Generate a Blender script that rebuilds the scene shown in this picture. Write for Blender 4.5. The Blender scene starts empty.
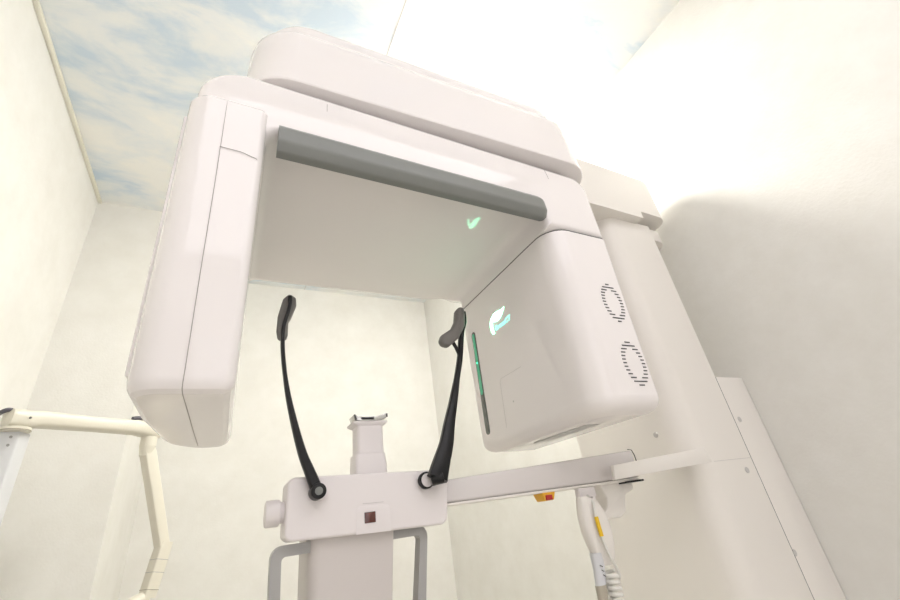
import bpy, bmesh, math, random
from mathutils import Vector, Matrix
random.seed(4)
C = bpy.context.scene.collection
PI = math.pi

# ---------------------------------------------------------------- materials
def mat(name, col, rough=0.4, metal=0.0, coat=0.0, emit=None, estr=0.0, spec=0.5, vary=0.03):
    m = bpy.data.materials.new(name); m.use_nodes = True
    b = m.node_tree.nodes['Principled BSDF']
    b.inputs['Base Color'].default_value = (*col, 1)
    b.inputs['Roughness'].default_value = rough
    b.inputs['Metallic'].default_value = metal
    b.inputs['Coat Weight'].default_value = coat
    b.inputs['Coat Roughness'].default_value = 0.04
    b.inputs['Specular IOR Level'].default_value = spec
    if emit:
        b.inputs['Emission Color'].default_value = (*emit, 1)
        b.inputs['Emission Strength'].default_value = estr
    # faint procedural roughness variation, so that no surface is a flat value
    nt = m.node_tree
    n = nt.nodes.new('ShaderNodeTexNoise'); n.inputs['Scale'].default_value = 60
    tc = nt.nodes.new('ShaderNodeTexCoord'); nt.links.new(tc.outputs['Object'], n.inputs['Vector'])
    mr = nt.nodes.new('ShaderNodeMapRange')
    mr.inputs['To Min'].default_value = max(0.0, rough - vary); mr.inputs['To Max'].default_value = min(1.0, rough + vary)
    nt.links.new(n.outputs['Fac'], mr.inputs['Value']); nt.links.new(mr.outputs['Result'], b.inputs['Roughness'])
    return m

M = {}
M['gloss'] = mat('glossy_white_plastic', (0.91, 0.872, 0.86), 0.06, vary=0.005)
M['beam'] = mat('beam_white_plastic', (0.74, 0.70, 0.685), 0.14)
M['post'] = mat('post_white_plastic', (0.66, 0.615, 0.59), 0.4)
M['white'] = mat('satin_white_plastic', (0.86, 0.825, 0.775), 0.42)
M['panel'] = mat('chin_panel_plastic', (0.86, 0.815, 0.81), 0.38)
M['bump'] = mat('grey_rubber', (0.215, 0.224, 0.212), 0.38)
M['black'] = mat('black_plastic', (0.008, 0.008, 0.009), 0.34, spec=0.3)
M['pad'] = mat('dark_grey_pad', (0.20, 0.19, 0.178), 0.5, spec=0.3)
M['handle'] = mat('grey_handle_metal', (0.40, 0.395, 0.385), 0.36)
M['seam'] = mat('seam_shadow_gap', (0.42, 0.39, 0.37), 0.8)
M['slit'] = mat('vent_slit_dark', (0.09, 0.09, 0.09), 0.7)
M['screw'] = mat('screw_cap', (0.60, 0.58, 0.56), 0.5)
M['red_window'] = mat('red_brown_window', (0.10, 0.022, 0.015), 0.12, coat=0.5)
M['led_frame'] = mat('status_lens_frame', (0.10, 0.11, 0.10), 0.2, coat=0.5)
M['led'] = mat('green_status_lens', (0.06, 0.32, 0.19), 0.25, emit=(0.08, 0.75, 0.38), estr=0.18)
M['led_dot'] = mat('green_status_dot', (0.1, 0.9, 0.5), 0.3, emit=(0.1, 1.0, 0.55), estr=1.6)
M['logo'] = mat('lit_logo', (0.8, 1.0, 0.95), 0.4, emit=(0.22, 1.0, 0.52), estr=13.0)
M['logo_text'] = mat('lit_logo_text', (0.5, 0.95, 0.9), 0.4, emit=(0.22, 0.95, 0.78), estr=1.5)
M['plate'] = mat('silver_plate', (0.55, 0.545, 0.53), 0.35)
M['clear'] = mat('chrome_bite_plate', (0.62, 0.62, 0.60), 0.15, metal=0.7)
M['yellow'] = mat('yellow_plastic', (0.80, 0.42, 0.03), 0.35)
M['yellow_tag'] = mat('yellow_tag', (0.85, 0.55, 0.02), 0.45)
M['red'] = mat('red_button_plastic', (0.50, 0.02, 0.02), 0.3)
M['cream'] = mat('cream_enamel', (0.76, 0.725, 0.62), 0.4)
M['cream_dark'] = mat('cream_joint_line', (0.30, 0.26, 0.18), 0.6)
M['bluewhite'] = mat('cool_white_enamel', (0.70, 0.71, 0.73), 0.35)
M['greybox'] = mat('grey_post_side', (0.52, 0.52, 0.50), 0.4)
M['cable'] = mat('grey_cable', (0.10, 0.095, 0.115), 0.45)
M['beige'] = mat('beige_grip', (0.45, 0.41, 0.33), 0.5)
M['cord'] = mat('white_cord', (0.80, 0.79, 0.74), 0.45)
M['trim'] = mat('ceiling_trim_cream', (0.82, 0.80, 0.70), 0.45)
M['metal'] = mat('brushed_screw_metal', (0.35, 0.35, 0.34), 0.35, metal=0.8)
M['diffuser'] = mat('lamp_diffuser', (1, 1, 1), 0.5, emit=(1.0, 0.975, 0.915), estr=110.0)
M['fill_diffuser'] = mat('fill_diffuser_cool', (1, 1, 1), 0.5, emit=(1.0, 0.965, 1.03), estr=2.0)  # cool glow for the fill panel added behind the camera
M['pane_fill'] = mat('door_pane_fill_glow', (0.9, 0.9, 0.9), 0.3, emit=(1.0, 0.97, 1.0), estr=0.9)  # glow added on the unseen door to fill from the front
M['lampbody'] = mat('lamp_body_white', (0.8, 0.8, 0.8), 0.5)

def wallpaper():
    m = bpy.data.materials.new('mottled_cream_wallpaper'); m.use_nodes = True
    nt = m.node_tree; b = nt.nodes['Principled BSDF']
    b.inputs['Roughness'].default_value = 0.85
    tc = nt.nodes.new('ShaderNodeTexCoord')
    n1 = nt.nodes.new('ShaderNodeTexNoise'); n1.inputs['Scale'].default_value = 7; n1.inputs['Detail'].default_value = 9; n1.inputs['Roughness'].default_value = 0.68
    n2 = nt.nodes.new('ShaderNodeTexNoise'); n2.inputs['Scale'].default_value = 170; n2.inputs['Detail'].default_value = 3
    for n in (n1, n2): nt.links.new(tc.outputs['Object'], n.inputs['Vector'])
    r = nt.nodes.new('ShaderNodeValToRGB')
    r.color_ramp.elements[0].position = 0.30; r.color_ramp.elements[0].color = (0.80, 0.785, 0.735, 1)
    r.color_ramp.elements[1].position = 0.68; r.color_ramp.elements[1].color = (0.86, 0.85, 0.81, 1)
    nt.links.new(n1.outputs['Fac'], r.inputs['Fac']); nt.links.new(r.outputs['Color'], b.inputs['Base Color'])
    bp = nt.nodes.new('ShaderNodeBump'); bp.inputs['Strength'].default_value = 0.25; bp.inputs['Distance'].default_value = 0.002
    nt.links.new(n2.outputs['Fac'], bp.inputs['Height']); nt.links.new(bp.outputs['Normal'], b.inputs['Normal'])
    return m
M['wall'] = wallpaper()

def sky_print():
    m = bpy.data.materials.new('printed_cloud_ceiling'); m.use_nodes = True
    nt = m.node_tree; b = nt.nodes['Principled BSDF']
    b.inputs['Roughness'].default_value = 0.7
    tc = nt.nodes.new('ShaderNodeTexCoord')
    mp = nt.nodes.new('ShaderNodeMapping'); mp.inputs['Rotation'].default_value = (0, 0, 0.55); mp.inputs['Scale'].default_value = (1.0, 2.0, 1)
    n = nt.nodes.new('ShaderNodeTexNoise'); n.inputs['Scale'].default_value = 2.6; n.inputs['Detail'].default_value = 7
    n.inputs['Roughness'].default_value = 0.58; n.inputs['Distortion'].default_value = 0.35
    nt.links.new(tc.outputs['Object'], mp.inputs['Vector']); nt.links.new(mp.outputs['Vector'], n.inputs['Vector'])
    r = nt.nodes.new('ShaderNodeValToRGB')
    e = r.color_ramp.elements
    e[0].position = 0.36; e[0].color = (0.62, 0.735, 0.84, 1)
    e[1].position = 0.60; e[1].color = (0.94, 0.94, 0.91, 1)
    k = e.new(0.47); k.color = (0.84, 0.88, 0.90, 1)
    nt.links.new(n.outputs['Fac'], r.inputs['Fac']); nt.links.new(r.outputs['Color'], b.inputs['Base Color'])
    return m
M['sky'] = sky_print()

def vinyl():
    m = bpy.data.materials.new('beige_vinyl_floor'); m.use_nodes = True
    nt = m.node_tree; b = nt.nodes['Principled BSDF']; b.inputs['Roughness'].default_value = 0.4
    n = nt.nodes.new('ShaderNodeTexNoise'); n.inputs['Scale'].default_value = 30
    tc = nt.nodes.new('ShaderNodeTexCoord'); nt.links.new(tc.outputs['Object'], n.inputs['Vector'])
    r = nt.nodes.new('ShaderNodeValToRGB')
    r.color_ramp.elements[0].color = (0.84, 0.80, 0.72, 1); r.color_ramp.elements[1].color = (0.88, 0.84, 0.77, 1)
    nt.links.new(n.outputs['Fac'], r.inputs['Fac']); nt.links.new(r.outputs['Color'], b.inputs['Base Color'])
    return m
M['floor'] = vinyl()

# ---------------------------------------------------------------- helpers
def thing(name, label, cat, loc, group=None):
    o = bpy.data.objects.new(name, None); C.objects.link(o)
    o.empty_display_size = 0.1
    o.location = loc; o['label'] = label; o['category'] = cat
    if group: o['group'] = group
    return o

def root_of(p):
    while p.parent: p = p.parent
    return p

def obj(name, bm, m, parent=None, sharp=35, label=None):
    """link a bmesh, built in world coordinates, as one mesh object (a child when a parent is given)"""
    bmesh.ops.recalc_face_normals(bm, faces=bm.faces)
    me = bpy.data.meshes.new(name)
    if parent is not None:
        off = Vector(root_of(parent).location)
        bmesh.ops.translate(bm, verts=bm.verts, vec=-off)
    for f in bm.faces: f.smooth = True
    bm.to_mesh(me); bm.free()
    me.set_sharp_from_angle(angle=math.radians(sharp))
    mats = m if isinstance(m, (list, tuple)) else [m]
    for k in mats: me.materials.append(k)
    o = bpy.data.objects.new(name, me); C.objects.link(o)
    if parent is not None: o.parent = parent
    if label: o['label'] = label
    return o

def tag(o, label, cat, group=None):
    o['label'] = label; o['category'] = cat
    if group: o['group'] = group
    return o

def struct(name, bm, m):
    o = obj(name, bm, m); o['kind'] = 'structure'; return o

def NB(): return bmesh.new()

def join(bm, other):
    me = bpy.data.meshes.new('t'); other.to_mesh(me); other.free(); bm.from_mesh(me); bpy.data.meshes.remove(me)

def box(bm, x0, x1, y0, y1, z0, z1, bev=0.0, seg=3, edges=None, mi=0):
    t = bmesh.new()
    bmesh.ops.create_cube(t, size=1)
    for v in t.verts:
        v.co = Vector(((x0+x1)/2 + v.co.x*(x1-x0), (y0+y1)/2 + v.co.y*(y1-y0), (z0+z1)/2 + v.co.z*(z1-z0)))
    if bev > 0:
        es = t.edges[:] if edges is None else [e for e in t.edges if edges(e)]
        bmesh.ops.bevel(t, geom=es, offset=bev, segments=seg, profile=0.5, affect='EDGES')
    for f in t.faces: f.material_index = mi
    join(bm, t)

def hexa(bm, pts, bev=0.0, seg=3, edges=None):
    """eight corners: bottom four (ccw) then top four"""
    t = bmesh.new(); v = [t.verts.new(p) for p in pts]
    for q in ((0,1,2,3),(4,5,6,7),(0,1,5,4),(1,2,6,5),(2,3,7,6),(3,0,4,7)): t.faces.new([v[i] for i in q])
    if bev > 0:
        es = t.edges[:] if edges is None else [e for e in t.edges if edges(e)]
        bmesh.ops.bevel(t, geom=es, offset=bev, segments=seg, profile=0.5, affect='EDGES')
    join(bm, t)

def arcpoly(pts, radii, seg=6):
    """2D polygon with corner rounding"""
    out = []; n = len(pts)
    for i in range(n):
        p = Vector(pts[i]); a = Vector(pts[i-1]); b = Vector(pts[(i+1) % n]); r = radii[i] if isinstance(radii, (list, tuple)) else radii
        if r <= 0: out.append((p.x, p.y)); continue
        u = (a-p).normalized(); w = (b-p).normalized()
        ang = math.acos(max(-1, min(1, u.dot(w))))
        d = min(r/math.tan(ang/2), (a-p).length*0.49, (b-p).length*0.49)
        rr = d*math.tan(ang/2)
        cen = p + (u+w).normalized()*(rr/math.sin(ang/2))
        s = p+u*d-cen; e = p+w*d-cen
        a0 = math.atan2(s.y, s.x); a1 = math.atan2(e.y, e.x)
        da = (a1-a0+PI) % (2*PI) - PI
        for k in range(seg+1):
            t = a0+da*k/seg; out.append((cen.x+rr*math.cos(t), cen.y+rr*math.sin(t)))
    return out

def inset(poly, d):
    """shift every side of a closed 2D polygon inwards by d"""
    n = len(poly); area = sum(poly[i][0]*poly[(i+1) % n][1]-poly[(i+1) % n][0]*poly[i][1] for i in range(n))
    s = 1 if area > 0 else -1; out = []
    for i in range(n):
        p = Vector(poly[i]); a = Vector(poly[i-1]); b = Vector(poly[(i+1) % n])
        u = (p-a); w = (b-p)
        if u.length < 1e-7: u = w
        if w.length < 1e-7: w = u
        u = u.normalized(); w = w.normalized()
        n1 = Vector((-u.y, u.x))*s; n2 = Vector((-w.y, w.x))*s
        nn = n1+n2
        nn = nn/max(0.3, nn.length_squared/2)
        out.append((p.x+nn.x*d, p.y+nn.y*d))
    return out

def prism(bm, poly, a0, a1, axis='z', bev=0.0, seg=4, bev_end=True, bev_start=True):
    """closed 2D polygon pushed from a0 to a1 with rolled ends. axis z: (x,y); y: (x,z); x: (y,z)"""
    def P(u, v, w):
        return {'z': (u, v, w), 'y': (u, w, v), 'x': (w, u, v)}[axis]
    levels = []
    sg = 1 if a1 > a0 else -1
    if bev > 0 and bev_start:
        for k in range(seg): t = PI/2*k/seg; levels.append((a0+sg*bev*(1-math.sin(t)) if False else a0+sg*bev*(1-math.cos(t)), bev*(1-math.sin(t))))
    levels.append((a0+sg*(bev if bev_start else 0), 0))
    levels.append((a1-sg*(bev if bev_end else 0), 0))
    if bev > 0 and bev_end:
        for k in range(1, seg+1): t = PI/2*k/seg; levels.append((a1-sg*bev*(1-math.sin(t)), bev*(1-math.cos(t))))
    rings = []
    for w, d in levels:
        q = inset(poly, d) if d > 0 else poly
        rings.append([bm.verts.new(P(u, v, w)) for u, v in q])
    n = len(poly)
    for r0, r1 in zip(rings, rings[1:]):
        for i in range(n): bm.faces.new((r0[i], r0[(i+1) % n], r1[(i+1) % n], r1[i]))
    bm.faces.new(rings[0]); bm.faces.new(rings[-1])

def loft(bm, rings, cap=True):
    rs = [[bm.verts.new(p) for p in r] for r in rings]; n = len(rs[0])
    for r0, r1 in zip(rs, rs[1:]):
        for i in range(n): bm.faces.new((r0[i], r0[(i+1) % n], r1[(i+1) % n], r1[i]))
    if cap: bm.faces.new(rs[0]); bm.faces.new(rs[-1])

def cyl(bm, p0, p1, r0, r1=None, seg=28, bev=0.0):
    r1 = r0 if r1 is None else r1
    p0 = Vector(p0); p1 = Vector(p1); d = (p1-p0); L = d.length; d.normalize()
    q = d.to_track_quat('Z', 'Y')
    prof = [(0, r0)] if bev <= 0 else [(0, r0-bev), (bev*0.3, r0-bev*0.3), (bev, r0)]
    prof += [(L, r1)] if bev <= 0 else [(L-bev, r1), (L-bev*0.3, r1-bev*0.3), (L, r1-bev)]
    loft(bm, [[p0+q@Vector((r*math.cos(2*PI*i/seg), r*math.sin(2*PI*i/seg), h)) for i in range(seg)] for h, r in prof])

def catmull(P, n=8):
    P = [Vector(p) for p in P]; out = []
    for i in range(len(P)-1):
        a = P[max(i-1, 0)]; b = P[i]; c = P[i+1]; d = P[min(i+2, len(P)-1)]
        for k in range(n):
            t = k/n
            out.append(0.5*((2*b)+(c-a)*t+(2*a-5*b+4*c-d)*t*t+(3*b-a-3*c+d)*t**3))
    out.append(P[-1]); return out

def tube(bm, P, r, seg=14, n=8, smooth=True):
    pts = catmull(P, n) if smooth else [Vector(p) for p in P]
    rings = []; ref = Vector((0.13, 0.21, 0.97))
    for i, p in enumerate(pts):
        t = (pts[min(i+1, len(pts)-1)]-pts[max(i-1, 0)]).normalized()
        u = t.cross(ref).normalized(); v = t.cross(u)
        rr = r(i/(len(pts)-1)) if callable(r) else r
        rings.append([p+u*rr*math.cos(2*PI*k/seg)+v*rr*math.sin(2*PI*k/seg) for k in range(seg)])
    loft(bm, rings)

def ribbon(bm, P, w, th, side, n=8, seg=12):
    """curved bar with an oval section; w(t) across 'side', th(t) the other way"""
    pts = catmull(P, n); rings = []
    for i, p in enumerate(pts):
        f = i/(len(pts)-1)
        t = (pts[min(i+1, len(pts)-1)]-pts[max(i-1, 0)]).normalized()
        s = side(f) if callable(side) else Vector(side)
        v = t.cross(s).normalized(); u = v.cross(t).normalized()
        a = w(f) if callable(w) else w; b = th(f) if callable(th) else th
        ring = []
        for k in range(seg):
            c = math.cos(2*PI*k/seg); s_ = math.sin(2*PI*k/seg)
            c = math.copysign(abs(c)**0.6, c); s_ = math.copysign(abs(s_)**0.6, s_)
            ring.append(p+u*a*c+v*b*s_)
        rings.append(ring)
    loft(bm, rings)

def seamline(P, parent, w=0.0011, name='seam', m='seam', depth=0.0009, n=6, smooth=False):
    bm = NB(); tube(bm, P, w/2, seg=6, n=n, smooth=smooth)
    return obj(name, bm, M[m], parent)

# ---------------------------------------------------------------- the room
XL, XR, YB, YP, YF, H = -0.576, 1.138, 2.31, 1.772, -1.35, 2.5
XS = -0.30          # right edge of the wall pier in the back left corner
T = 0.08
bm = NB(); box(bm, XL-T, XR+T, YF-T, YB+T, -0.06, 0); struct('floor', bm, M['floor'])
bm = NB(); box(bm, XL-T, XR+T, YF-T, YB+T, H, H+0.06); struct('ceiling', bm, M['sky'])
bm = NB(); box(bm, XL-T, XL, YF, YB, 0, H); struct('wall_left', bm, M['wall'])
bm = NB(); box(bm, XR, XR+T, YF, YB, 0, H); struct('wall_right', bm, M['wall'])
bm = NB(); box(bm, XL-T, XR+T, YB, YB+T, 0, H); struct('wall_back', bm, M['wall'])
bm = NB(); box(bm, XL, XS, YP, YB, 0, H); struct('wall_pier', bm, M['wall'])
bm = NB(); box(bm, XL-T, XR+T, YF-T, YF, 0, H); struct('wall_front', bm, M['wall'])
# slim trim along the ceiling on the left wall, and the joint between the two printed ceiling panels
bm = NB(); box(bm, XL+0.0005, XL+0.013, YF+0.001, YP-0.001, H-0.013, H-0.0005, 0.002, 2); struct('trim_1', bm, M['trim'])
bm = NB(); box(bm, 0.333, 0.3355, YF+0.001, YB-0.001, H-0.0016, H-0.0002); struct('trim_2', bm, M['screw'])
# a plain sliding door in the wall behind the camera
bm = NB(); box(bm, -0.25, 0.75, YF+0.0005, YF+0.03, 0, 2.05, 0.004, 2); d = struct('door_1', bm, M['white'])
bm = NB(); box(bm, -0.17, 0.56, YF+0.0305, YF+0.034, 0.12, 1.93); obj('fill_pane', bm, M['pane_fill'], d)  # unseen glowing pane, added as fill light from behind the camera
bm = NB(); box(bm, 0.62, 0.65, YF+0.03, YF+0.055, 0.9, 1.25, 0.006, 3); obj('door_handle', bm, M['handle'], d)

# ---------------------------------------------------------------- the scanner
S = thing('dental_scanner', 'large glossy white panoramic dental scanner with overhead rotating arm and chin rest', 'scanner', (0.93, 0.72, 0))

# column against the right wall, and the narrower box behind it
bm = NB()
prism(bm, arcpoly([(0.83, 0.557), (1.021, 0.557), (1.021, 0.875), (0.83, 0.875)], [0.055, 0.003, 0.003, 0.02], 8), 0, 1.812, 'z')
col = obj('column', bm, M['white'], S)
bm = NB()
seamline([(0.885, 0.5569, 1.181), (1.020, 0.5569, 1.180)], col, 0.0009, m='screw'); bm.free()
seamline([(0.8298, 0.60, 1.78), (0.8298, 0.86, 1.78)], col, 0.0012)
def screw(x, y, z, par, r=0.006):
    bm = NB(); cyl(bm, (x, y+0.001, z), (x, y-0.0012, z), r, seg=18, bev=0.0004); return obj('screw_cap', bm, M['screw'], par)
bm = NB(); cyl(bm, (0.831, 0.625, 1.250), (0.8288, 0.625, 1.250), 0.006, seg=18, bev=0.0004); obj('screw_cap', bm, M['screw'], col)
screw(0.984, 0.5565, 1.157, col)
bm = NB(); box(bm, 1.0232, 1.1365, 0.560, 0.86, 0, 1.364, 0.002, 2)
rc = obj('rear_cover', bm, M['white'], S)
bm = NB(); box(bm, 1.0205, 1.0233, 0.5585, 0.62, 0.0, 1.362); obj('cover_gap', bm, M['slit'], rc)
screw(1.045, 0.5596, 1.262, rc); screw(1.028, 0.5596, 1.0, rc)

# arm from the column top out to the rotating unit
bm = NB()
prism(bm, arcpoly([(0.40, 0.530), (0.964, 0.530), (0.964, 0.80), (0.40, 0.80)], [0.01, 0.0, 0.0, 0.01], 6), 1.809, 1.982, 'z', 0.014, 4, bev_start=False)
prism(bm, arcpoly([(0.60, 0.5302), (1.088, 0.5302), (1.088, 0.78), (0.60, 0.78)], [0.01, 0.045, 0.03, 0.01], 8), 1.832, 1.9818, 'z', 0.0142, 4, bev_start=False)
ta = obj('top_arm', bm, M['white'], S)
bm = NB()
prism(bm, arcpoly([(0.95, 0.560), (1.088, 0.560), (1.088, 0.78), (0.95, 0.78)], [0.004, 0.04, 0.02, 0.004], 8), 1.766, 1.808, 'z', 0.004, 2)
obj('arm_bracket', bm, M['white'], S)

# fixed cover above the rotating unit
def cover_ring(z, d):
    return [(x, y+0.019*(1-x/0.6), z) for x, y in arcpoly([(-0.036+d, 0.400+d), (0.634-d, 0.400+d), (0.634-d, 0.85-d), (-0.036+d, 0.85-d)], [0.07, 0.07, 0.06, 0.06], 10)]
bm = NB()
prof = [(1.7505, 0.004), (1.7515, 0.001), (1.754, 0.0), (1.80, 0.003), (1.870, 0.005), (1.886, 0.007), (1.895, 0.011), (1.899, 0.017), (1.901, 0.020), (1.930, 0.021), (1.945, 0.026), (1.955, 0.036), (1.958, 0.055)]
loft(bm, [cover_ring(z, d) for z, d in prof])
obj('rotation_cover', bm, M['gloss'], S, 25)
bm = NB(); cyl(bm, (0.26, 0.60, 1.735), (0.26, 0.60, 1.752), 0.11, seg=48); obj('rotation_bearing', bm, M['screw'], S)

# crossbar of the rotating unit: an upside-down U with soft inside corners
OX0, OX1, IX0, IX1, Y0, Y1, ZU, ZT = -0.080, 0.612, 0.006, 0.470, 0.420, 0.818, 1.632, 1.739
poly = arcpoly([(OX0, 1.572), (OX0, ZT), (OX1, ZT), (OX1, 1.583), (IX1, 1.583), (IX1, ZU), (0.40, ZU), (IX0, ZU), (IX0, 1.572)],
               [0, 0.060, 0.04, 0, 0, 0.026, 0, 0.018, 0], 8)
bm = NB(); prism(bm, poly, Y0, Y1, 'y', 0.015, 6)
for v in bm.verts:                       # the back face steps forward towards the tube head
    if v.co.y > 0.7 and v.co.x > 0.42:
        v.co.y -= 0.012+min(0.046, max(0, 1.632-v.co.z)*1.8)
cb = obj('crossbar', bm, M['gloss'], S, 30)
seamline([(0.083, Y0-0.0001, 1.722), (0.083, Y0-0.0001, 1.706)], cb, 0.0009)
seamline([(0.503, Y0-0.0001, 1.728), (0.507, Y0-0.0001, 1.706)], cb, 0.0007)
# grey rubber bar along the lower front edge
sec = arcpoly([(0.424, 1.591), (0.413, 1.591), (0.404, 1.605), (0.405, 1.629), (0.414, 1.6420), (0.424, 1.6435)], [0, 0.006, 0.012, 0.012, 0.006, 0], 4)
bm = NB()
ringz = [(0.0195, 0), (0.4540, 0), (0.4600, 0.0035), (0.4645, 0.010)]
rings = []
for x, d in ringz:
    q = inset(sec, d*0.45) if d > 0 else sec
    rings.append([(x, min(y, 0.424), z) for y, z in q])
loft(bm, rings)
obj('bumper_bar', bm, M['bump'], cb, 50, label='grey rubber bumper bar')

# detector housing: the slim left arm
plan_t = arcpoly([(-0.087, 0.414), (0.005, 0.414), (0.009, 0.80), (-0.045, 0.80), (-0.080, 0.74), (-0.087, 0.56)], [0.028, 0.010, 0.02, 0.03, 0.06, 0.2], 8)
plan_b = arcpoly([(-0.084, 0.418), (0.003, 0.418), (0.007, 0.684), (-0.035, 0.690), (-0.070, 0.650), (-0.083, 0.53)], [0.028, 0.010, 0.022, 0.04, 0.06, 0.12], 8)
def mix(a, b, t, z, d=0):
    p = [(a[i][0]*(1-t)+b[i][0]*t, a[i][1]*(1-t)+b[i][1]*t) for i in range(len(a))]
    if d > 0: p = inset(p, d)
    return [(x, y, z) for x, y in p]
bm = NB()
lv = [(1.668, 0, 0.007), (1.6655, 0, 0.003), (1.66, 0, 0)] + [(1.66-(1.66-1.292)*k/6, k/6, 0) for k in range(1, 7)]
lv += [(1.286, 1, 0.001), (1.281, 1, 0.004), (1.278, 1, 0.009)]
loft(bm, [mix(plan_t, plan_b, t, z, d) for z, t, d in lv])
dh = obj('detector_housing', bm, M['gloss'], S, 28)
# raised side cover on its outer face
bm = NB(); hexa(bm, [(-0.0905, 0.462, 1.305), (-0.076, 0.462, 1.305), (-0.074, 0.60, 1.312), (-0.0880, 0.60, 1.312),
                     (-0.0935, 0.455, 1.66), (-0.078, 0.46, 1.66), (-0.078, 0.70, 1.66), (-0.0925, 0.62, 1.66)], 0.002, 2)
obj('side_cover', bm, M['gloss'], dh)
seamline([(-0.044, 0.4143, 1.659), (-0.043, 0.4143, 1.60), (-0.0415, 0.4152, 1.50), (-0.0405, 0.4165, 1.40), (-0.039, 0.4176, 1.300), (-0.039, 0.4179, 1.292), (-0.039, 0.4188, 1.286), (-0.039, 0.4217, 1.281),
          (-0.0385, 0.4268, 1.2780), (-0.0365, 0.50, 1.2778), (-0.0345, 0.58, 1.2778), (-0.032, 0.662, 1.2778)], dh, 0.0008)
seamline([(-0.0435, 0.4141, 1.577), (-0.02, 0.4141, 1.576), (-0.003, 0.4145, 1.571), (0.0045, 0.423, 1.568)], dh, 0.0008)

# tube head: the bulky right arm
hp = arcpoly([(0.470, 0.420), (0.612, 0.420), (0.612, 0.760), (0.470, 0.760)], [0.045, 0.012, 0.03, 0.009], 10)
def hring(z, d, sx=0, sy=0):
    q = arcpoly([(0.470+d, 0.420+d), (0.612-d, 0.420+d), (0.612-d, 0.760-d), (0.470+d, 0.760-d)], [max(0.003, r-d) for r in (0.045, 0.012, 0.03, 0.009)], 10)
    return [(x-sx*((x-0.47)/0.142), y, z) for x, y in q]
bm = NB()
R = 0.026
lv = [(1.5815, 0.0015, 0), (1.580, 0, 0), (1.42, 0, 0.006), (1.278, 0, 0.009)] + [(1.278-R*math.sin(PI/2*k/6), R*(1-math.cos(PI/2*k/6)), 0.009) for k in range(1, 7)]
loft(bm, [hring(z, d, s) for z, d, s in lv])
th = obj('tube_head', bm, M['gloss'], S, 30)
bm = NB()
loft(bm, [[(x, y, 1.5815) for x, y in inset(hp, 0.0012)], [(x, y, 1.5832) for x, y in inset(hp, 0.0012)]])
obj('seam', bm, M['slit'], th)

# vent rings: short louvre slits wherever a louvre row crosses the ring
def vent(cx, cz, rx, rz, wx, wz):
    bm = NB(); pitch = 0.0060; n = int(rz/pitch)+1
    for i in range(-n, n+1):
        z = i*pitch
        if abs(z) > rz: continue
        xo = rx*math.sqrt(max(0, 1-(z/rz)**2))
        zi = rz-wz; xi = (rx-wx)*math.sqrt(max(0, 1-(z/zi)**2)) if abs(z) < zi else 0
        segs = [(-xo, xo)] if xi < 0.003 else [(-xo, -xi), (xi, xo)]
        for a, b in segs:
            if b-a < 0.0045: mid = (a+b)/2; a, b = mid-0.0028, mid+0.0028
            sh = -0.012*((cz+z-1.58)/-0.32)*((cx-0.47)/0.142)*-1
            box(bm, cx+a, cx+b, 0.4192, 0.4215, cz+z-0.0009, cz+z+0.0009)
    return obj('vent_ring', bm, M['slit'], th)
vent(0.5665, 1.438, 0.0240, 0.0365, 0.0070, 0.011)
vent(0.5660, 1.328, 0.0250, 0.0370, 0.0072, 0.011)

# status light: capsule frame with a green lens on the inner face
def capsule(y0, z0, y1, z1, r, seg=8):
    a = Vector((y0, z0)); b = Vector((y1, z1)); d = (b-a).normalized(); nrm = Vector((-d.y, d.x)); out = []
    for c, s in ((a, 1), (b, -1)):
        for k in range(seg+1):
            t = PI*k/seg
            p = c + nrm*(r*math.cos(t))*s + (-d)*(r*math.sin(t))*s
            out.append((p.x, p.y))
    return out
bm = NB(); prism(bm, capsule(0.722, 1.502, 0.728, 1.294, 0.0075), 0.4725, 0.4688, 'x', 0.0006, 2)
sl = obj('status_light', bm, M['led_frame'], th, label='slim green status light strip')
bm = NB(); prism(bm, capsule(0.7215, 1.500, 0.7255, 1.372, 0.0045), 0.470, 0.4684, 'x')
obj('green_lens', bm, M['led'], sl)
bm = NB(); cyl(bm, (0.469, 0.7232, 1.437), (0.4680, 0.7232, 1.437), 0.0024, seg=14); obj('indicator_dot', bm, M['led_dot'], sl)

# lit logo: leaf, stem and lettering on the inner face
leaf = [(0.5935, 1.5082), (0.5995, 1.5030), (0.6060, 1.4972), (0.6154, 1.4930), (0.6262, 1.4918), (0.6350, 1.4945), (0.6405, 1.5004), (0.6410, 1.5055), (0.6360, 1.5098), (0.6261, 1.5112), (0.6145, 1.5095), (0.603, 1.5075)]
bm = NB(); prism(bm, leaf, 0.4712, 0.4692, 'x'); lg = obj('logo', bm, M['logo'], th, label='lit white leaf logo with green lettering')
stem = [(0.6372, 1.5069), (0.6441, 1.5056), (0.6496, 1.4989), (0.652, 1.4884), (0.6501, 1.4783), (0.6475, 1.4721), (0.6406, 1.4713), (0.6435, 1.4795), (0.6440, 1.4886), (0.6415, 1.4968), (0.6365, 1.5019)]
bm = NB(); prism(bm, stem, 0.4712, 0.4691, 'x'); obj('stem', bm, M['logo'], lg)
def text_mesh(s, size):
    cu = bpy.data.curves.new('lettering', 'FONT'); cu.body = s; cu.size = size; cu.extrude = 0.0004; cu.offset = 0.00012
    to = bpy.data.objects.new('lettering', cu); C.objects.link(to)
    bpy.context.view_layer.update()
    me = bpy.data.meshes.new_from_object(to.evaluated_get(bpy.context.evaluated_depsgraph_get()))
    bpy.data.objects.remove(to); bpy.data.curves.remove(cu)
    b = bmesh.new(); b.from_mesh(me); bpy.data.meshes.remove(me); return b
bm = text_mesh('GreenCT', 0.0148)
w = max(v.co.x for v in bm.verts)
k = 0.057/w
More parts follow.
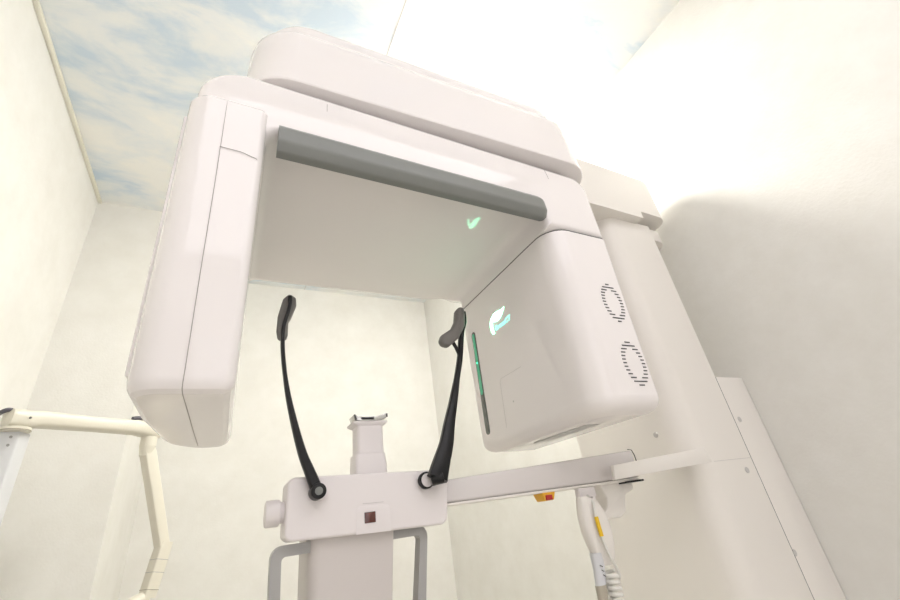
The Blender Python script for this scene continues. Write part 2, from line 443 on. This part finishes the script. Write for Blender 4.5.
for v in bm.verts:                      # reads towards the camera side (-Y), faces -X
    x, y, z = v.co
    v.co = Vector((0.4697-z, 0.6375-x*k, 1.4745+y))
obj('lettering', bm, M['logo_text'], lg)
# faint access panel outline and the plate under the head
seamline([(0.4698, 0.662, 1.285), (0.4698, 0.655, 1.372), (0.4698, 0.650, 1.3775), (0.4698, 0.582, 1.3775)], th, 0.0006, 'panel_outline', 'screw')
bm = NB(); cyl(bm, (0.471, 0.625, 1.325), (0.4694, 0.625, 1.325), 0.0018, seg=12); obj('pin_hole', bm, M['screw'], th)
bm = NB(); hexa(bm, [(0.508, 0.50, 1.2510), (0.535, 0.50, 1.2510), (0.535, 0.64, 1.2510), (0.508, 0.64, 1.2510),
                     (0.508, 0.50, 1.2528), (0.535, 0.50, 1.2528), (0.535, 0.64, 1.2528), (0.508, 0.64, 1.2528)], 0)
obj('rating_plate', bm, M['plate'], th)

# support beam and the short sleeve at the column
yv = lambda x: 0.62+(0.545-0.62)*(x-0.28)/(0.645-0.28)
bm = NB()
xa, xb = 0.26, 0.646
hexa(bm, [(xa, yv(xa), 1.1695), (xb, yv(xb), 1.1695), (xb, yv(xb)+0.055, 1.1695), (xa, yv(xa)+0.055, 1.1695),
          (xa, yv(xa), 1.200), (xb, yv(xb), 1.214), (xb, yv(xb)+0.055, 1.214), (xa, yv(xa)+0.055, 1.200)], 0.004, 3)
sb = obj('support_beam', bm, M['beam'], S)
bm = NB()
hexa(bm, [(xa, yv(xa)-0.0006, 1.1655), (xb-0.003, yv(xb)-0.0006, 1.1650), (xb-0.003, yv(xb)+0.05, 1.1650), (xa, yv(xa)+0.05, 1.1655),
          (xa, yv(xa)-0.0006, 1.1692), (xb-0.003, yv(xb)-0.0006, 1.1690), (xb-0.003, yv(xb)+0.05, 1.1690), (xa, yv(xa)+0.05, 1.1692)], 0.001, 2)
obj('lower_rail', bm, M['white'], sb)
bm = NB(); hexa(bm, [(0.648, 0.549, 1.180), (0.835, 0.560, 1.184), (0.835, 0.60, 1.184), (0.648, 0.59, 1.180),
                     (0.648, 0.549, 1.194), (0.835, 0.560, 1.200), (0.835, 0.60, 1.200), (0.648, 0.59, 1.194)], 0.003, 2)
obj('beam_bracket', bm, M['white'], S)
bm = NB(); box(bm, 0.613, 0.650, 0.5430, 0.590, 1.1625, 1.1655); obj('cable_slot', bm, M['black'], sb)
seamline([(0.636, 0.5455, 1.2155), (0.645, 0.5450, 1.214), (0.6478, 0.5445, 1.205), (0.6482, 0.5442, 1.19)], sb, 0.0016, 'edge_gap', 'black')
bm = NB(); hexa(bm, [(0.561, 0.522, 1.1685), (0.846, 0.535, 1.1795), (0.846, 0.545, 1.1795), (0.561, 0.530, 1.1685),
                     (0.566, 0.522, 1.1905), (0.838, 0.535, 1.2065), (0.838, 0.545, 1.2065), (0.566, 0.530, 1.1905)], 0.0015, 2)
obj('beam_sleeve', bm, M['white'], S)

# chin rest panel
PY = 0.598
poly = arcpoly([(0.0745, 1.149), (0.293, 1.1425), (0.304, 1.215), (0.0755, 1.2215)], [0.010, 0.012, 0.012, 0.010], 6)
bm = NB(); prism(bm, poly, PY, PY+0.045, 'y', 0.0035, 4)
cp = obj('chin_panel', bm, M['panel'], S)
poly = arcpoly([(0.1615, 1.1462), (0.2085, 1.1450), (0.2085, 1.1775), (0.1625, 1.1785)], [0.0, 0.0, 0.006, 0.006], 4)
bm = NB(); prism(bm, poly, PY-0.0008, PY+0.004, 'y', 0.0004, 2); wf = obj('window_frame', bm, M['panel'], cp)
bm = NB(); box(bm, 0.1728, 0.1878, PY-0.0020, PY+0.002, 1.1575, 1.1705, 0.0006, 2); obj('red_window', bm, M['red_window'], wf)
seamline([(0.171, PY-0.0002, 1.1812), (0.200, PY-0.0002, 1.1806)], cp, 0.0006, 'scale_mark', 'screw')
bm = NB(); cyl(bm, (0.0775, 0.62, 1.183), (0.070, 0.62, 1.183), 0.0125, seg=28); cyl(bm, (0.0705, 0.62, 1.183), (0.053, 0.62, 1.183), 0.0155, seg=36, bev=0.0022)
obj('adjusting_knob', bm, M['panel'], S)
# narrow post below the panel
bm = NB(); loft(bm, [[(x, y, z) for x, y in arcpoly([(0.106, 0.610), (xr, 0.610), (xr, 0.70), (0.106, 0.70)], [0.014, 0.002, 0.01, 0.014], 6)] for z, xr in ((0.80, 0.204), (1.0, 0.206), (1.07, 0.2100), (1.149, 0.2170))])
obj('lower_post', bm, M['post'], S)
# grey D shaped hand grips
def grip(xi, xo, yy, lean, name='hand_grip'):
    bm = NB(); s = 1 if xo > xi else -1; t = 0.0125; b = 0.0
    outer = arcpoly([(xi, 1.1465), (xo, 1.1465), (xo-s*lean, 0.93), (xi, 0.93)], [0, 0.014, 0.014, 0], 6)
    inner = arcpoly([(xi, 1.1465-t), (xo-s*t, 1.1465-t), (xo-s*(lean+t), 0.93+t), (xi, 0.93+t)], [0, 0.005, 0.005, 0], 6)
    n = len(outer); ya, yb = yy, yy+0.018
    V = {}
    for key, poly in (('o', outer), ('i', inner)):
        for y in (ya, yb): V[key, y] = [bm.verts.new((p[0], y, p[1])) for p in poly]
    for i in range(n-1):
        bm.faces.new((V['o', ya][i], V['o', ya][i+1], V['i', ya][i+1], V['i', ya][i]))
        bm.faces.new((V['o', yb][i], V['o', yb][i+1], V['i', yb][i+1], V['i', yb][i]))
        bm.faces.new((V['o', ya][i], V['o', ya][i+1], V['o', yb][i+1], V['o', yb][i]))
        bm.faces.new((V['i', ya][i], V['i', ya][i+1], V['i', yb][i+1], V['i', yb][i]))
    for i in (0, n-1): bm.faces.new((V['o', ya][i], V['i', ya][i], V['i', yb][i], V['o', yb][i]))
    return obj(name, bm, M['handle'], S)
grip(0.1155, 0.0625, 0.616, 0.004)
grip(0.208, 0.2700, 0.616, 0.030)
bm = NB(); box(bm, 0.1120, 0.1148, 0.6145, 0.6355, 1.131, 1.1475); obj('grip_end_cap', bm, M['black'], S)

# chin support and bite plate standing behind the panel
bm = NB()
def cr(z, x0, x1, y0, y1, r=0.006): return [(x, y, z) for x, y in arcpoly([(x0, y0), (x1, y0), (x1, y1), (x0, y1)], r, 5)]
loft(bm, [cr(1.18, 0.172, 0.226, 0.640, 0.680), cr(1.236, 0.1745, 0.2240, 0.641, 0.679), cr(1.2515, 0.1755, 0.2225, 0.642, 0.678), cr(1.2525, 0.1785, 0.2210, 0.643, 0.677),
          cr(1.293, 0.1790, 0.2210, 0.643, 0.677), cr(1.2965, 0.1725, 0.2270, 0.640, 0.680, 0.004), cr(1.2995, 0.1715, 0.2280, 0.6395, 0.6805, 0.004), cr(1.3015, 0.180, 0.222, 0.643, 0.677, 0.004)])
cs = obj('chin_support', bm, M['panel'], S)
bm = NB()
poly = [(0.1740, 1.3105), (0.1800, 1.3080), (0.1900, 1.3068), (0.2070, 1.3072), (0.2180, 1.3092), (0.2265, 1.3125), (0.2285, 1.3105), (0.2262, 1.3045), (0.2180, 1.3015), (0.1850, 1.3005), (0.1770, 1.3020)]
prism(bm, poly, 0.641, 0.672, 'y', 0.0006, 2); bp = obj('bite_plate', bm, M['clear'], cs)
bm = NB(); box(bm, 0.1850, 0.2055, 0.6398, 0.642, 1.3022, 1.3058, 0.001, 2); obj('slot', bm, M['black'], bp)
bm = NB(); hexa(bm, [(0.1765, 0.6398, 1.3022), (0.1785, 0.6398, 1.3022), (0.1785, 0.6425, 1.3022), (0.1765, 0.6425, 1.3022),
                     (0.1736, 0.6398, 1.3102), (0.1756, 0.6398, 1.3102), (0.1756, 0.6425, 1.3102), (0.1736, 0.6425, 1.3102)]); obj('edge_clip', bm, M['black'], bp)
bm = NB(); box(bm, 0.2262, 0.2280, 0.6398, 0.6425, 1.3055, 1.3110); obj('edge_clip', bm, M['black'], bp)

# temple supports: curved black stalks with soft grey pads
# left one, seen edge on
bm = NB()
cyl(bm, (0.1105, 0.600, 1.2005), (0.1105, 0.578, 1.2005), 0.0095, seg=28, bev=0.001)
ribbon(bm, [(0.1100, 0.588, 1.2015), (0.1015, 0.588, 1.222), (0.0910, 0.590, 1.248), (0.0800, 0.594, 1.287), (0.0700, 0.598, 1.330), (0.0630, 0.600, 1.372), (0.0595, 0.600, 1.405), (0.0595, 0.600, 1.432), (0.0640, 0.600, 1.455), (0.0665, 0.600, 1.472), (0.0658, 0.600, 1.4845)],
       lambda f: 0.0085-0.0035*min(1, f*2.0), lambda f: 0.0075-0.0046*min(1, f*2.2), (0, 1, 0))
t1 = obj('temple_support', bm, M['black'], S, label='left black temple support')
bm = NB(); cyl(bm, (0.1105, 0.5785, 1.2005), (0.1105, 0.5770, 1.2005), 0.0048, seg=20); obj('pivot_pin', bm, M['bump'], t1)
bm = NB(); cyl(bm, (0.1160, 0.599, 1.2000), (0.1160, 0.585, 1.2000), 0.0088, seg=28); obj('pivot_collar', bm, M['panel'], t1)
bm = NB(); prism(bm, arcpoly([(0.065, 1.4925), (0.0565, 1.482), (0.0512, 1.455), (0.0508, 1.430), (0.0535, 1.416), (0.0665, 1.416), (0.0660, 1.443), (0.0702, 1.452), (0.0765, 1.472), (0.0755, 1.486)], 0.005, 3), 0.6025, 0.618, 'y', 0.003, 3)
obj('temple_pad', bm, M['pad'], t1, label='grey soft pad')

# right one, turned so that its pad shows its broad face
bm = NB()
cyl(bm, (0.2630, 0.596, 1.2015), (0.2630, 0.588, 1.2015), 0.0115, seg=28, bev=0.001)
obj('pivot_ring', bm, M['black'], cp)
bm = NB(); cyl(bm, (0.2632, 0.5885, 1.2015), (0.2632, 0.5865, 1.2015), 0.0090, seg=28); obj('pivot_cap', bm, M['panel'], cp)
bm = NB()
cyl(bm, (0.266, 0.580, 1.2005), (0.282, 0.573, 1.2025), 0.0085, seg=24, bev=0.001)
ribbon(bm, [(0.2735, 0.576, 1.2010), (0.2835, 0.578, 1.222), (0.2975, 0.583, 1.248), (0.3110, 0.590, 1.280), (0.3270, 0.596, 1.318), (0.3420, 0.600, 1.358), (0.3545, 0.602, 1.395), (0.3620, 0.603, 1.425), (0.3680, 0.603, 1.450), (0.3755, 0.602, 1.470), (0.3765, 0.601, 1.4905)],
       lambda f: 0.0155-0.0108*min(1, f*2.0), lambda f: 0.0085-0.0035*min(1, f*1.6), (1, 0, 0.1))
ribbon(bm, [(0.3560, 0.602, 1.400), (0.3500, 0.601, 1.416), (0.3430, 0.600, 1.428)], 0.0032, 0.0022, (1, 0, 0.1))
t2 = obj('temple_support', bm, M['black'], S, label='right black temple support')
bm = NB(); cyl(bm, (0.2815, 0.5735, 1.2025), (0.2835, 0.5715, 1.2030), 0.0050, seg=20); obj('pivot_pin', bm, M['black'], t2)
bm = NB(); prism(bm, arcpoly([(0.3725, 1.4945), (0.362, 1.4940), (0.3545, 1.486), (0.350, 1.464), (0.340, 1.448), (0.3185, 1.434), (0.3135, 1.423), (0.318, 1.4145), (0.330, 1.4125), (0.353, 1.431), (0.3690, 1.456), (0.3730, 1.48)], 0.008, 4), 0.586, 0.603, 'y', 0.006, 4)
obj('temple_pad', bm, M['pad'], t2, label='grey soft pad')

# emergency button under the beam
bm = NB(); hexa(bm, [(0.461, 0.583, 1.1535), (0.478, 0.581, 1.1535), (0.478, 0.603, 1.1535), (0.461, 0.605, 1.1535),
                     (0.4575, 0.581, 1.1655), (0.482, 0.579, 1.1655), (0.482, 0.606, 1.1655), (0.4575, 0.608, 1.1655)], 0.0015, 2)
eb = obj('emergency_stop', bm, M['yellow'], S, label='small yellow emergency stop with red button')
bm = NB(); box(bm, 0.4620, 0.4745, 0.5788, 0.600, 1.1540, 1.1618, 0.0015, 2); obj('red_button', bm, M['red'], eb)

# handset holder under the beam end
bm = NB()
poly = arcpoly([(0.568, 1.168), (0.648, 1.168), (0.646, 1.152), (0.622, 1.146), (0.612, 1.120), (0.596, 1.113), (0.558, 1.114), (0.556, 1.122), (0.572, 1.130), (0.578, 1.146)], [0.002, 0.002, 0.006, 0.006, 0.012, 0.008, 0.003, 0.003, 0.010, 0.010], 5)
prism(bm, poly, 0.566, 0.600, 'y', 0.003, 3)
obj('handset_holder', bm, M['white'], S)

# exposure handset hanging in the holder
X = thing('exposure_handset', 'white exposure handset with yellow tag and coiled cord hanging under the support beam', 'handset', (0.52, 0.555, 1.03))
bm = NB()
prof = [(1.152, 0.500, 0.517, 0.006), (1.145, 0.4985, 0.534, 0.010), (1.125, 0.4945, 0.545, 0.012), (1.105, 0.4955, 0.548, 0.013), (1.085, 0.5000, 0.546, 0.012), (1.068, 0.5060, 0.542, 0.010), (1.058, 0.5120, 0.537, 0.007)]
rings = []
for z, x0, x1, hy in prof:
    cx = (x0+x1)/2; hx = (x1-x0)/2; ring = []
    for k in range(24):
        c = math.cos(2*PI*k/24); s = math.sin(2*PI*k/24)
        ring.append((cx+hx*math.copysign(abs(c)**0.7, c), 0.552+hy*math.copysign(abs(s)**0.7, s), z))
    rings.append(ring)
loft(bm, rings); hs = obj('body', bm, M['white'], X)
bm = NB()
box(bm, 0.518, 0.554, 0.5645, 0.575, 1.150, 1.1645, 0.0012, 2)
for x in (0.5195, 0.532, 0.545): box(bm, x, x+0.006, 0.565, 0.574, 1.141, 1.1505, 0.001, 2)
obj('clip', bm, M['panel'], X)
bm = NB(); tube(bm, [(0.5300, 0.560, 1.152), (0.5180, 0.540, 1.142), (0.5120, 0.535, 1.124), (0.5120, 0.534, 1.096), (0.5180, 0.535, 1.074), (0.5300, 0.538, 1.050), (0.5330, 0.542, 1.040)], 0.0021); cord = obj('thin_cable', bm, M['cord'], X)
bm = NB(); tube(bm, [(0.5122, 0.5349, 1.1225), (0.5117, 0.5341, 1.109), (0.5120, 0.5338, 1.0965)], 0.0031); obj('yellow_tag', bm, M['yellow_tag'], cord, label='yellow tag')
bm = NB(); loft(bm, [[(cx+hx*math.cos(2*PI*k/20), 0.552+hx*0.8*math.sin(2*PI*k/20), z) for k in range(20)] for z, cx, hx in ((1.076, 0.511, 0.012), (1.055, 0.5075, 0.0095), (1.035, 0.503, 0.0085))])
nk = obj('neck', bm, M['bluewhite'], X)
for k in range(3):
    seamline([(0.5035+0.001*k, 0.5438, 1.061-0.006*k), (0.5075+0.0005*k, 0.5430, 1.0585-0.006*k)], nk, 0.0011, 'printed_mark', 'slit')
bm = NB(); loft(bm, [[(cx+hx*math.cos(2*PI*k/20), 0.552+hx*0.8*math.sin(2*PI*k/20), z) for k in range(20)] for z, cx, hx in ((1.0365, 0.5035, 0.0092), (1.005, 0.499, 0.007), (0.95, 0.492, 0.006))])
obj('grip', bm, M['beige'], X, label='beige grip')
bm = NB()
P = []
for i in range(0, 15*12+1):
    a = 2*PI*i/12; z = 1.050-i/12*0.0075
    P.append((0.5240+0.009*math.cos(a)-0.15*(1.05-z)*0.2, 0.548+0.009*math.sin(a), z))
tube(bm, P, 0.0026, seg=8, smooth=False); obj('coiled_cord', bm, M['cord'], X)

# ---------------------------------------------------------------- intraoral x-ray arm in the back left corner
A0 = Vector((-0.440, 1.352, 0)); D = Vector((0.773, 0.635, 0)); Nn = Vector((0.635, -0.773, 0))
W = thing('jointed_arm', 'cream jointed x-ray arm on a white post in the corner left of the scanner', 'x-ray arm', (-0.45, 1.38, 0))
def ap(s, z, n=0): p = A0+D*s+Nn*n; return (p.x, p.y, z)
def arm_sec(s, zc, hz, hn, r=0.6, n=20):
    out = []
    for k in range(n):
        c = math.cos(2*PI*k/n); q = math.sin(2*PI*k/n)
        out.append(ap(s, zc+hz*math.copysign(abs(c)**r, c), hn*math.copysign(abs(q)**r, q)))
    return out
bm = NB()
loft(bm, [arm_sec(-0.034, 1.492, 0.010, 0.012), arm_sec(-0.028, 1.491, 0.021, 0.024), arm_sec(0.012, 1.490, 0.023, 0.026), arm_sec(0.030, 1.495, 0.020, 0.024), arm_sec(0.15, 1.4985, 0.0185, 0.022),
          arm_sec(0.26, 1.5025, 0.020, 0.023), arm_sec(0.290, 1.502, 0.024, 0.025), arm_sec(0.325, 1.500, 0.024, 0.023), arm_sec(0.336, 1.498, 0.014, 0.012)])
ua = obj('upper_arm', bm, M['cream'], W)
bm = NB(); cyl(bm, ap(-0.006, 1.470, 0), ap(-0.006, 1.4615, 0), 0.0275, seg=28); obj('swivel_ring', bm, M['cream'], W)
bm = NB(); cyl(bm, ap(-0.006, 1.4635, 0), ap(-0.006, 1.4622, 0), 0.0282, seg=28); obj('joint_line', bm, M['cream_dark'], W)
bm = NB(); cyl(bm, ap(0.003, 1.4905, 0.025), ap(0.003, 1.4905, 0.0268), 0.0026, seg=12); obj('screw', bm, M['slit'], ua)
# post
bm = NB(); q = [(-0.480, 1.345), (-0.434, 1.345), (-0.424, 1.385), (-0.474, 1.385)]
loft(bm, [[(x, y, z) for x, y in arcpoly(q, 0.004, 3)] for z in (0.03, 1.461)])
po = obj('post', bm, M['bluewhite'], W)
for z in (1.449, 1.4305):
    bm = NB(); cyl(bm, (-0.4475, 1.3455, z), (-0.4475, 1.343, z), 0.0030, seg=12); obj('screw', bm, M['metal'], po)
bm = NB(); cyl(bm, (-0.45, 1.40, 0.0), (-0.45, 1.40, 0.032), 0.12, seg=40, bev=0.008); obj('foot_plate', bm, M['bluewhite'], W)
bm = NB(); box(bm, -0.53, -0.4075, 1.325, 1.3425, 1.165, 1.226, 0.003, 2); obj('control_box', bm, M['white'], W)
# elbow, forearm, wrist
bm = NB(); cyl(bm, ap(0.305, 1.480), ap(0.305, 1.452), 0.021, seg=28); cyl(bm, ap(0.305, 1.452), ap(0.303, 1.425), 0.021, 0.015, seg=28)
obj('elbow', bm, M['cream'], W)
e0 = Vector(ap(0.300, 1.462)); e1 = Vector(ap(0.402, 1.183))
bm = NB()
ax = (e1-e0).normalized(); sd = Nn; up = ax.cross(sd).normalized()
def fr(c, a, b, n=4): return [c+up*a*u+sd*b*v for u, v in arcpoly([(-1, -1), (1, -1), (1, 1), (-1, 1)], 0.25, 3)]
loft(bm, [fr(e0, 0.0145, 0.014), fr(e0.lerp(e1, 0.1), 0.0165, 0.016), fr(e0.lerp(e1, 0.5), 0.0155, 0.016), fr(e1, 0.0145, 0.015)])
obj('forearm', bm, M['cream'], W)
w0 = e1+Vector((0.004, 0.002, 0.012)); w1 = Vector(ap(0.382, 1.065))
bm = NB(); ax = (w1-w0).normalized(); up = ax.cross(sd).normalized()
loft(bm, [fr(w0, 0.017, 0.016), fr(w0.lerp(w1, 0.4), 0.0175, 0.017), fr(w1, 0.0165, 0.016)])
wr = obj('wrist', bm, M['cream'], W)
for t in (0.33, 0.56, 0.86):
    bm = NB(); c = w0.lerp(w1, t); c2 = w0.lerp(w1, t+0.008); loft(bm, [fr(c, 0.0178, 0.0175), fr(c2, 0.0178, 0.0175)]); obj('joint_line', bm, M['cream_dark'] if t > 0.8 else M['handle'], wr)
bm = NB(); tube(bm, [tuple(w1), ap(0.375, 1.066), ap(0.345, 1.058), ap(0.315, 1.035), ap(0.30, 0.99)], 0.016)
obj('head_yoke', bm, M['cream'], W)
bm = NB(); cyl(bm, ap(0.27, 0.955), ap(0.35, 0.955), 0.05, seg=36, bev=0.01); obj('x_ray_head', bm, M['cream'], W)
# cables
bm = NB(); tube(bm, [ap(-0.022, 1.507, 0.006), ap(-0.038, 1.506, 0.008), (-0.484, 1.330, 1.492), (-0.494, 1.330, 1.462), (-0.500, 1.335, 1.40), (-0.500, 1.36, 1.2)], 0.0052); obj('cable', bm, M['cable'], W)
bm = NB(); tube(bm, [ap(0.245, 1.527, 0.002), ap(0.262, 1.5315, 0), ap(0.285, 1.530, 0), ap(0.305, 1.522, 0)], 0.0055); obj('cable_end', bm, M['cable'], W)

# ---------------------------------------------------------------- lights of the room, and the added fill panel
def ceiling_lamp(x, y, r, h, m, label):
    L = thing('ceiling_light', label, 'light', (x, y, H))
    bm = NB(); cyl(bm, (x, y, H-0.02), (x, y, H-0.0005), r*1.02, seg=48); obj('lamp_base', bm, M['lampbody'], L)
    bm = NB(); cyl(bm, (x, y, H-h), (x, y, H-0.02), r*0.96, r, seg=48, bev=0.012); obj('diffuser', bm, M[m], L)
    return L
ceiling_lamp(0.71, 0.99, 0.135, 0.055, 'diffuser', 'round white ceiling light behind the top cover of the scanner')
L2 = thing('fill_panel', 'wide white fill light panel added unseen on the ceiling behind the camera', 'light', (0.25, -0.7, H))  # added fill source, made wide so its light and reflection stay even
bm = NB(); box(bm, -0.52, 1.08, -1.27, -0.18, H-0.03, H-0.0005, 0.003, 2); obj('fill_frame', bm, M['lampbody'], L2)
bm = NB(); box(bm, -0.50, 1.06, -1.25, -0.20, H-0.034, H-0.0302); obj('diffuser', bm, M['fill_diffuser'], L2)

# ---------------------------------------------------------------- world, camera, view
wd = bpy.data.worlds.new('World'); bpy.context.scene.world = wd; wd.use_nodes = True
wd.node_tree.nodes['Background'].inputs['Color'].default_value = (1, 0.98, 0.96, 1)
wd.node_tree.nodes['Background'].inputs['Strength'].default_value = 0.5

cam = bpy.data.cameras.new('camera'); co = bpy.data.objects.new('camera', cam); C.objects.link(co)
cam.sensor_width = 36; cam.lens = 412/900*36; cam.clip_start = 0.01
upv = Vector((-115, -780, 412)).normalized()
fy = Vector((-238, 253, 412)).normalized(); fy = (fy-upv*fy.dot(upv)).normalized()
rx = fy.cross(upv)
# rows: world axes written in camera (right, down, forward) terms
right = Vector((rx.x, fy.x, upv.x)); down = Vector((rx.y, fy.y, upv.y)); fwd = Vector((rx.z, fy.z, upv.z))
Mx = Matrix((( right.x, -down.x, -fwd.x, 0), (right.y, -down.y, -fwd.y, 0), (right.z, -down.z, -fwd.z, 1.15), (0, 0, 0, 1)))
co.matrix_world = Mx
bpy.context.scene.camera = co
vs = bpy.context.scene.view_settings
vs.view_transform = 'Standard'; vs.look = 'None'; vs.gamma = 1; vs.use_curve_mapping = False
vs.exposure = -0.05
